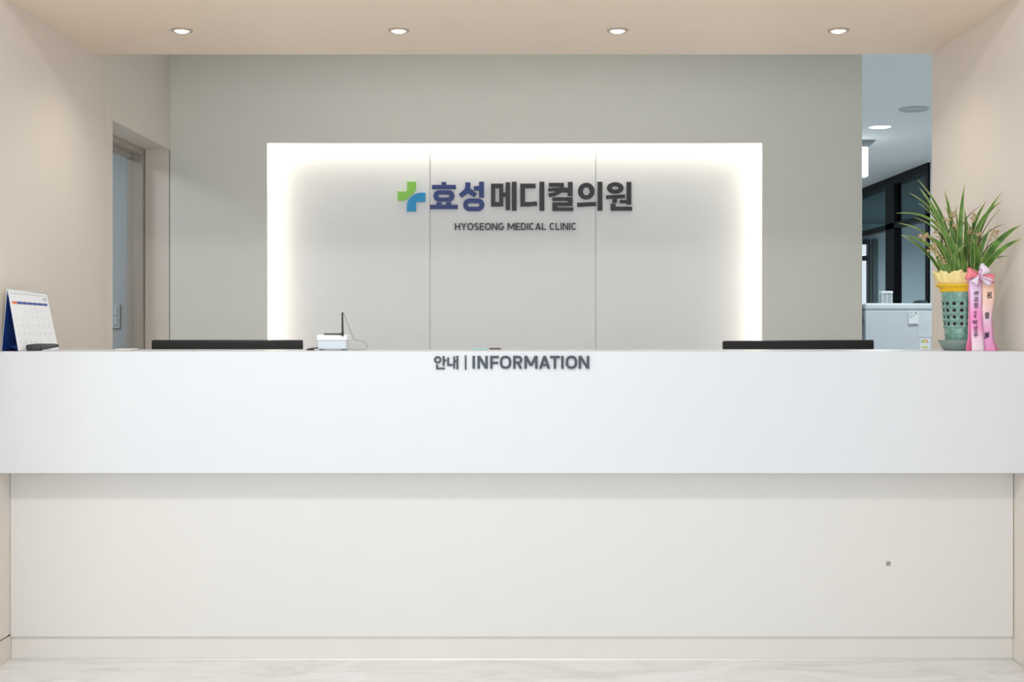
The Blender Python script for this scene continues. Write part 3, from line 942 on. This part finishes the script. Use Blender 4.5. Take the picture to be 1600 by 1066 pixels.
# pot: openwork wall with three rows of round holes, 12 columns
prof, rows = [], []
zs = [0, .004, .02, .04, .052, .054, .058, .068, .072, .077]
H0, cell, NR = .077, .0241, 4
for r_ in range(NR):
    for k in range(1, 11):
        zs.append(H0 + (r_ + k / 10) * cell)
zs += [.178, .182, .184, .190, .192, .200, .206]
zs = sorted(set(round(z, 4) for z in zs))
def pr(z):
    return .0490 + .0155 * (z / .21) ** 1.1
NSEG = 140
def holes(i, k):
    z = (zs[i] + zs[i + 1]) / 2
    if not (H0 < z < H0 + NR * cell): return False
    fr_ = ((z - H0) / cell) % 1
    a = (k + .5 + 5) % 10
    d2 = ((fr_ - .5) / .25) ** 2 + ((a - 5) / 2.6) ** 2
    return d2 < 1
def pmod(i, k):
    z = zs[i]
    o_ = 0
    if H0 - .002 <= z <= H0 + NR * cell + .002:
        fr_ = ((z - H0) / cell) % 1
        if min(fr_, 1 - fr_) < .15: o_ += .0022
        if (k + 5) % 10 in (0, 1, 9): o_ += .0020
    elif abs(z - .183) < .0015 or abs(z - .191) < .0015 or abs(z - .054) < .003 or abs(z - .068) < .0015:
        o_ += .0016
    elif z < .05:
        a = 2 * PI * k / NSEG
        for c_ in range(6):
            d = ((a - (-PI / 2 + c_ * PI / 3) + PI) % (2 * PI) - PI)
            rr = math.hypot(d * .05, z - .016)
            if rr < .024: o_ += .0016 * (1 + math.cos(rr * 520)) * .7
    elif z > .195:
        o_ += .0007 * math.sin(k * 1.3 + z * 900)
    return o_
m = MB(); m.lathe([(pr(z), z) for z in zs], n=NSEG, skip=holes, mod=pmod)
for e_ in [e_ for e_ in m.bm.edges if e_.is_boundary]:          # pull the rims of the holes into ovals
    for v in e_.verts:
        if H0 < v.co.z < H0 + NR * cell:
            r_ = math.hypot(v.co.x, v.co.y)
            ka = (math.atan2(v.co.y, v.co.x) / (2 * PI) * NSEG) % NSEG
            cz = H0 + (math.floor((v.co.z - H0) / cell) + .5) * cell
            ck = math.floor((ka + 5) / 10) * 10 + .0
            dz_, dk = (v.co.z - cz) / (.25 * cell), (ka - ck) / 2.5
            q_ = math.hypot(dz_, dk)
            if q_ < 1e-3: continue
            a = (ck + dk / q_ * 2.5) / NSEG * 2 * PI
            v.co = Vector((r_ * math.cos(a), r_ * math.sin(a), cz + dz_ / q_ * .25 * cell))
po = m.build('pot_wall', M_CEL, pot)
MB().lathe([(.0005, .003), (.043, .003), (.045, .02), (.056, .2), (.052, .2), (.0005, .19)], n=36).build('inner_pot', M_INNER, pot)
# golden flared band, bead row, crepe collar
MB().lathe([(.064, .203), (.067, .212), (.074, .219), (.087, .226), (.0885, .229), (.086, .2305), (.07, .226), (.06, .222)], n=60, mod=lambda i, k: .0008 * math.sin(k * 2.1)).build('golden_rim', M_GOLD, pot)
m = MB()
for k in range(42):
    a = 2 * PI * k / 42
    s = bmesh.new(); bmesh.ops.create_icosphere(s, subdivisions=1, radius=.0046)
    for f in s.faces: f.smooth = True
    m.merge(s, Matrix.Translation((.0665 * math.cos(a), .0665 * math.sin(a), .2085)))
m.build('bead_trim', M_GOLD, pot)
def crep(i, k):
    return (i / 5) * (.004 * math.sin(k * 1.15) + .003 * math.sin(k * 2.7 + 1))
m = MB(); m.lathe([(.060, .222), (.064, .233), (.068, .244), (.071, .256), (.075, .268), (.078, .276)], n=96, mod=crep)
co = m.build('crepe_collar', M_CREPE, pot)
for v in co.data.vertices:
    a = math.atan2(v.co.y, v.co.x)
    if v.co.z > .25: v.co.z += .005 * math.sin(a * 9) + .003 * math.sin(a * 23)
for v in co.data.vertices:      # a few flared folds on the left side
    a = math.atan2(v.co.y, v.co.x)
    if math.cos(a) < -.4 and v.co.z > .23:
        v.co.x *= 1.18
md = co.modifiers.new('thick', 'SOLIDIFY'); md.thickness = .0007

# leaves
def leaf_mat():
    m = bpy.data.materials.new('striped_leaf')
    m.use_nodes = True
    nt = m.node_tree
    b = nt.nodes['Principled BSDF']
    b.inputs['Roughness'].default_value = .38
    at_ = nt.nodes.new('ShaderNodeAttribute'); at_.attribute_name = 'margin'
    oi = nt.nodes.new('ShaderNodeTexNoise'); oi.inputs['Scale'].default_value = 22
    g = nt.nodes.new('ShaderNodeValToRGB')
    g.color_ramp.elements[0].position, g.color_ramp.elements[1].position = .35, .7
    g.color_ramp.elements[0].color = srgb(56, 98, 34)
    g.color_ramp.elements[1].color = srgb(106, 150, 64)
    mx = nt.nodes.new('ShaderNodeMixRGB')
    mx.inputs['Color2'].default_value = srgb(214, 206, 138)
    tc = nt.nodes.new('ShaderNodeTexCoord')
    nt.links.new(tc.outputs['Object'], oi.inputs['Vector'])
    nt.links.new(oi.outputs['Fac'], g.inputs['Fac'])
    nt.links.new(g.outputs['Color'], mx.inputs['Color1'])
    nt.links.new(at_.outputs['Fac'], mx.inputs['Fac'])
    nt.links.new(mx.outputs['Color'], b.inputs['Base Color'])
    b.inputs['Subsurface Weight'].default_value = 0
    return m
M_LEAF = leaf_mat()
M_DRY = mat('dry_dark_leaf', (86, 92, 62), .6, noise=.15, scale=40)
def lp(u, v, Y):
    return at(1400 + u / 7.105, 280 + v / 7.105, Y)
PO = Vector(pot.location)
PXM = 7.105 * 2000 / 4.62                     # crop pixels per metre at the pot
def leaf(base, mid, tip, wpx, dy, dry=False):
    """crop-pixel points; dy = how far the tip leans towards (-) or away (+)."""
    bx = max(-.045, min(.045, (base[0] - 710) / PXM))
    by = (-.035 if dy < 0 else .02)
    p0 = PO + Vector((bx, by, .235))
    p2 = lp(*tip, YV + dy)
    p1 = lp(*mid, YV + by + (dy - by) * .45)
    # control point so that the curve passes through the mid point
    tt = (p1 - p0).length / ((p1 - p0).length + (p2 - p1).length)
    pm = (p1 - p0 * (1 - tt) ** 2 - p2 * tt ** 2) / (2 * tt * (1 - tt))
    pts = bez(p0, pm, p2, 14)
    W = wpx * 1.12 / PXM
    bm = bmesh.new()
    lay = bm.verts.layers.float.new('margin')
    rows_ = []
    view = Vector((0, -1, .15)).normalized()
    for i, p in enumerate(pts):
        s = i / 14
        tg = (pts[min(i + 1, 14)] - pts[max(i - 1, 0)]).normalized()
        side = tg.cross(view)
        side = side.normalized() if side.length > 1e-4 else Vector((1, 0, 0))
        nrm = side.cross(tg).normalized()
        wd = W * .5 * min(1, .55 + s * 1.3) * (max(0.0, 1 - s ** 3.2)) + .0002
        rw = []
        for k, (o_, h) in enumerate(((-1, .22), (-.8, .15), (0, 0), (.8, .15), (1, .22))):
            v = bm.verts.new(p + side * wd * o_ + nrm * wd * h - PO)
            v[lay] = (.72 if abs(o_) == 1 else 0) + (.5 * max(0, (s - .85) / .15))
            rw.append(v)
        rows_.append(rw)
    for a, b_ in zip(rows_, rows_[1:]):
        for k in range(4):
            f = bm.faces.new((a[k], a[k + 1], b_[k + 1], b_[k])); f.smooth = True
    me = bpy.data.meshes.new('leaf'); bm.to_mesh(me); bm.free()
    me.materials.append(M_DRY if dry else M_LEAF)
    o = bpy.data.objects.new('leaf', me); COL.objects.link(o); o.parent = pot
    md = o.modifiers.new('thick', 'SOLIDIFY'); md.thickness = .0007; md.offset = 0
    return o
LEAVES = [
    ((600, 980), (470, 330), (238, 0), 38, .05), ((610, 980), (460, 400), (258, 95), 56, -.01), ((560, 980), (330, 275), (148, 152), 42, .02),
    ((540, 900), (390, 385), (245, 262), 26, .08), ((600, 960), (330, 420), (0, 378), 32, -.05), ((620, 960), (400, 520), (200, 425), 28, .03),
    ((560, 960), (310, 590), (30, 488), 30, -.03), ((540, 900), (330, 710), (50, 625), 42, -.05), ((500, 880), (260, 745), (90, 640), 34, .0),
    ((660, 960), (600, 400), (535, 120), 60, .06), ((690, 900), (715, 480), (762, 50), 62, -.04), ((720, 900), (780, 560), (755, 315), 66, .01),
    ((700, 900), (640, 520), (540, 300), 60, .05), ((640, 980), (590, 680), (440, 480), 76, -.06), ((610, 1000), (500, 740), (350, 630), 66, -.08),
    ((640, 980), (660, 830), (775, 730), 50, -.08), ((660, 960), (650, 680), (560, 450), 58, -.02), ((690, 990), (700, 820), (660, 720), 44, -.07),
    ((760, 980), (740, 870), (700, 770), 50, -.07), ((880, 960), (890, 790), (855, 660), 68, -.07), ((930, 950), (960, 720), (1055, 535), 66, -.05),
    ((850, 900), (930, 560), (1175, 145), 54, .01), ((870, 850), (980, 420), (1182, 240), 58, -.01), ((780, 900), (880, 470), (1010, 232), 50, .06),
    ((940, 950), (1120, 710), (1398, 505), 76, -.21), ((960, 950), (1150, 800), (1402, 660), 60, -.20), ((990, 930), (1110, 875), (1272, 858), 20, -.06),
    ((860, 950), (850, 700), (800, 480), 60, .02), ((780, 960), (800, 640), (880, 470), 56, .04), ((480, 960), (455, 870), (430, 800), 44, -.02),
    ((540, 980), (520, 800), (500, 620), 50, .03), ((900, 960), (900, 760), (950, 560), 56, .03), ((740, 960), (690, 640), (700, 440), 56, .06),
    ((620, 960), (560, 720), (600, 560), 50, .05), ((830, 960), (820, 800), (800, 640), 54, .02), ((700, 960), (620, 560), (590, 240), 30, .03),
    ((720, 960), (680, 500), (655, 270), 26, .05)]
for L in LEAVES:
    leaf(*L)
for L in [((900, 700), (1060, 440), (1190, 305), 8, .06), ((900, 700), (1050, 570), (1212, 490), 16, .02), ((930, 900), (1060, 715), (1160, 645), 16, -.03),
          ((760, 760), (830, 380), (945, 295), 14, .05), ((620, 700), (640, 400), (700, 285), 10, .05)]:
    leaf(*L, dry=True)
# dried flower sprays
M_BLO = mat('dried_beige_blossom', (196, 172, 132), .7, noise=.25, scale=120)
M_STEM = mat('pale_green_stem', (150, 148, 92), .6)
rnd = random.Random(7)
def spray(base, mid, tip, dy, heads, big=1.0):
    bx = max(-.045, min(.045, (base[0] - 710) / PXM))
    p0 = PO + Vector((bx, -.02, .235)); p2 = lp(*tip, YV + dy); p1 = lp(*mid, YV + dy * .5)
    pts = bez(p0, p1 * 2 - (p0 + p2) * .5, p2, 10)
    s = MB().tube([p - PO for p in pts], [.0016] * 10 + [.0009], 6).build('flower_spray', M_STEM, pot)
    for (u, v) in heads:
        c_ = lp(u, v, YV + dy + rnd.uniform(-.015, .01)) - PO
        near = min(pts, key=lambda p: (p - PO - c_).length) - PO
        b = MB()
        if (near - c_).length > .002:
            b.tube([near, c_], .0007, 5)
        a0 = rnd.uniform(0, 6)
        for k in range(6):
            a = a0 + k * 2 * PI / 6 + rnd.uniform(-.25, .25)
            d = Vector((math.cos(a), rnd.uniform(-.8, .3), math.sin(a) * .8 - rnd.uniform(0, .5))).normalized()
            ln = rnd.uniform(.0045, .0120) * big
            t_ = bmesh.new(); bmesh.ops.create_icosphere(t_, subdivisions=2, radius=1)
            for f in t_.faces: f.smooth = True
            q_ = d.to_track_quat('X', 'Y').to_matrix().to_4x4()
            b.merge(t_, Matrix.Translation(c_ + d * ln * .55) @ q_ @ Matrix.Diagonal((ln * .62, rnd.uniform(.0012, .0024) * big, rnd.uniform(.0008, .0016), 1)))
        b.build('blossom', M_BLO, s)
spray((650, 950), (640, 640), (630, 380), -.02, [(630, 370), (650, 410), (600, 400), (640, 500), (660, 520), (575, 460), (545, 445)])
spray((800, 950), (840, 620), (855, 390), .0, [(850, 385), (885, 405), (830, 430), (865, 450), (830, 570), (805, 590)])
spray((900, 950), (1010, 740), (1095, 570), -.04, [(1090, 570), (1120, 600), (1060, 620), (1105, 640), (1040, 670), (1130, 580), (1075, 590)], .9)
spray((560, 950), (420, 720), (270, 630), -.04, [(262, 628), (300, 640), (330, 620), (310, 668)], 1.1)
spray((540, 950), (440, 820), (370, 790), -.06, [(360, 795), (400, 770), (430, 740), (440, 800), (460, 830), (420, 720)], 1.1)
spray((560, 960), (500, 720), (450, 500), .0, [(440, 590), (470, 640), (450, 500), (430, 475)])
spray((860, 950), (900, 700), (920, 580), -.03, [(915, 575), (935, 600), (900, 610)])
spray((540, 980), (520, 900), (500, 850), -.05, [(505, 850), (520, 900), (540, 930), (480, 880)], .8)

# ------------------------------------------------------------------ congratulation ribbon
YT = 4.535
rb = thing('congratulation_ribbon', 'pink and peach ribbon with bow and black calligraphy hanging on the flowerpot', 'ribbon', (at(1530, 549, YT).x, YT, ZC))
RO = Vector(rb.location)
def rp(u, v, Y):
    return at(1500 + u / 7.1, 410 + v / 7.1, Y)
def ribbon_mat(name, stops):
    m = bpy.data.materials.new(name)
    m.use_nodes = True
    nt = m.node_tree
    b = nt.nodes['Principled BSDF']
    b.inputs['Roughness'].default_value = .42
    a = nt.nodes.new('ShaderNodeAttribute'); a.attribute_name = 'along'
    r = nt.nodes.new('ShaderNodeValToRGB')
    e = r.color_ramp.elements
    e[0].position, e[0].color = stops[0][0], srgb(*stops[0][1])
    e[1].position, e[1].color = stops[-1][0], srgb(*stops[-1][1])
    for p_, c_ in stops[1:-1]:
        k = e.new(p_); k.color = srgb(*c_)
    nt.links.new(a.outputs['Fac'], r.inputs['Fac'])
    nt.links.new(r.outputs['Color'], b.inputs['Base Color'])
    return m
def interp(tab, v):
    for (v0, x0), (v1, x1) in zip(tab, tab[1:]):
        if v <= v1:
            t_ = (v - v0) / (v1 - v0)
            t_ = t_ * t_ * (3 - 2 * t_)
            return x0 + (x1 - x0) * t_
    return tab[-1][1]
def tail(left, right, v0, v1, depth, m, name='ribbon_tail', n=40):
    bm = bmesh.new()
    lay = bm.verts.layers.float.new('along')
    rw = []
    for i in range(n + 1):
        v = v0 + (v1 - v0) * i / n
        l, r_ = interp(left, v), interp(right, v)
        row = []
        for k in range(7):
            s = k / 6
            q_ = bm.verts.new(rp(l + (r_ - l) * s, v, depth(s, v)) - RO)
            q_[lay] = i / n
            row.append(q_)
        rw.append(row)
    for a, b_ in zip(rw, rw[1:]):
        for k in range(6):
            f = bm.faces.new((a[k], a[k + 1], b_[k + 1], b_[k])); f.smooth = True
    me = bpy.data.meshes.new(name); bm.to_mesh(me); bm.free()
    me.materials.append(m)
    o = bpy.data.objects.new(name, me); COL.objects.link(o); o.parent = rb
    md = o.modifiers.new('thick', 'SOLIDIFY'); md.thickness = .0005; md.offset = 0
    return o
dA = lambda s, v: YT - .012 + .005 * math.sin(v / 170) - .004 * math.sin(s * PI)
dB = lambda s, v: YT - .006 + .006 * math.sin(v / 130 + 1) - .004 * math.sin(s * PI)
dC = lambda s, v: YT + .004 + .003 * math.sin(v / 150)
VB = 990
M_RA = ribbon_mat('lavender_pink_satin', [(0, (238, 204, 236)), (.25, (236, 206, 238)), (.38, (240, 176, 222)), (.5, (246, 150, 208)), (.68, (250, 160, 214)), (.82, (250, 214, 236)), (1, (252, 236, 246))])
M_RB = ribbon_mat('peach_pink_satin', [(0, (246, 206, 200)), (.12, (250, 208, 184)), (.35, (248, 208, 196)), (.55, (242, 208, 230)), (.72, (244, 178, 222)), (1, (250, 160, 216))])
M_RC = ribbon_mat('rose_satin', [(0, (244, 140, 180)), (.5, (246, 158, 196)), (1, (236, 116, 160))])
ra = tail([(170, 96), (400, 112), (650, 116), (VB, 131)], [(170, 240), (400, 247), (650, 250), (VB, 270)], 170, VB, dA, M_RA)
ra['label'] = 'lavender to pink tail with Korean writing'
rbt = tail([(180, 240), (400, 250), (650, 238), (VB, 262)], [(180, 372), (350, 388), (640, 354), (850, 368), (VB, 408)], 180, VB, dB, M_RB)
rbt['label'] = 'peach to pink tail with three large characters'
rc = tail([(180, 82), (450, 95), (800, 88), (VB, 62)], [(180, 180), (VB, 180)], 180, VB, dC, M_RC)
rc['label'] = 'rose tail hanging behind the lavender one'
rc2 = tail([(500, 330), (VB, 340)], [(500, 352), (850, 372), (VB, 428)], 500, VB, lambda s, v: YT + .006, M_RC)
rc2['label'] = 'rose tail hanging behind the peach one'
M_INK = mat('black_ink', (28, 24, 34), .6)
def write(s, u, v, wd, ht, df, parent, off=.02, slant=0):
    b = MB()
    def fn(a, b_, w_):
        uu = u - wd / 2 + a * wd; vv = v + ht / 2 - b_ * ht + (a - .5) * slant
        sft = .0022 - .0003 * w_
        base = rp(uu, vv, YT)
        return rp(uu, vv, df(uu, vv) - sft) - RO
    put_text(b, s, fn, 1, off)
    return b.build('calligraphy', M_INK, parent)
fa = lambda u, v: YT - .012 + .005 * math.sin(v / 170) - .004 * math.sin(max(0, min(1, (u - 110) / 135)) * PI)
fb = lambda u, v: YT - .006 + .006 * math.sin(v / 130 + 1) - .004 * math.sin(max(0, min(1, (u - 245) / 125)) * PI)
for s, u, v, wd, ht in (('㈜', 181, 345, 48, 52), ('공', 179, 413, 52, 56), ('정', 176, 480, 46, 62), ('대', 168, 556, 26, 36), ('표', 168, 598, 32, 34), ('박', 168, 668, 54, 60), ('장', 174, 738, 48, 62), ('우', 176, 806, 54, 62)):
    write(s, u, v, wd, ht, fa, ra, .014, -6)
for s, u, v, wd, ht in (('祝', 328, 364, 56, 76), ('發', 300, 592, 54, 78), ('展', 298, 815, 58, 76)):
    write(s, u, v, wd, ht, fb, rbt, .014, -8)
# the bow: loops of ribbon, each a flattened folded band
M_BP = mat('pink_satin', (246, 132, 150), .35, noise=.08, scale=60)
M_BW = mat('white_lavender_satin', (240, 228, 246), .35, noise=.06, scale=60)
M_BC = mat('magenta_cord', (196, 62, 140), .5)
def loop(tip, wd, thick, m, cu=215, cv=150, lift=.0):
    """a bow loop from the knot (cu, cv) to tip (u, v): a band that runs out, turns and comes back."""
    b = bmesh.new()
    k0 = rp(cu, cv, YT - .030 - lift); k1 = rp(*tip, YT - .022 - lift)
    ax_ = k1 - k0; L = ax_.length; ax_.normalize()
    side = ax_.cross(Vector((0, 1, 0))).normalized()
    up = side.cross(ax_).normalized()
    rows_ = []
    N = 22
    W = wd / (7.1 * 2000 / YT)
    for i in range(N + 1):
        a = i / N
        x = L * math.sin(a * PI) ** .7 if 0 < a < 1 else 0
        z = thick * math.sin(2 * PI * a) * (1 if a <= .5 else 1)
        fl = .28 + .72 * min(1, (x / L) * 1.25)
        row = []
        for k in range(5):
            s = (k - 2) / 2
            row.append(b.verts.new(k0 + ax_ * (x * (1 - .06 * (1 - abs(s)))) - Vector((0, 1, 0)) * z + side * W * .5 * fl * s - Vector((0, .0025 * math.cos(s * PI), 0)) - RO))
        rows_.append(row)
    for p_, q_ in zip(rows_, rows_[1:]):
        for k in range(4):
            f = b.faces.new((p_[k], p_[k + 1], q_[k + 1], q_[k])); f.smooth = True
    me = bpy.data.meshes.new('bow_loop'); b.to_mesh(me); b.free()
    me.materials.append(m)
    o = bpy.data.objects.new('bow_loop', me); COL.objects.link(o); o.parent = rb
    md = o.modifiers.new('thick', 'SOLIDIFY'); md.thickness = .0006; md.offset = 0
    return o
for tip, wd, m_, lf in (((68, 120), 130, M_BP, 0), ((378, 185), 100, M_BP, 0), ((300, 45), 120, M_BW, .004), ((150, 238), 90, M_BW, .004), ((350, 232), 80, M_BW, .006)):
    loop(tip, wd, .009, m_, lift=lf)['label'] = 'pink satin loop' if m_ is M_BP else 'white lavender satin loop'
kn = rp(216, 150, YT - .042) - RO
s = bmesh.new(); bmesh.ops.create_uvsphere(s, u_segments=16, v_segments=10, radius=.0048)
for f in s.faces: f.smooth = True
m = MB(); m.merge(s, Matrix.Translation(kn) @ Matrix.Diagonal((1, .8, 1.2, 1))); m.build('knot', M_BW, rb)
cpts = [(200, 270), (212, 210), (216, 150), (200, 115), (212, 82), (236, 78), (240, 98), (218, 150), (262, 178), (320, 200), (380, 228)]
MB().tube([p for p in catmull([rp(u, v, YT - .046) - RO for u, v in cpts], 6)], .0012, 6).build('cord', M_BC, rb)
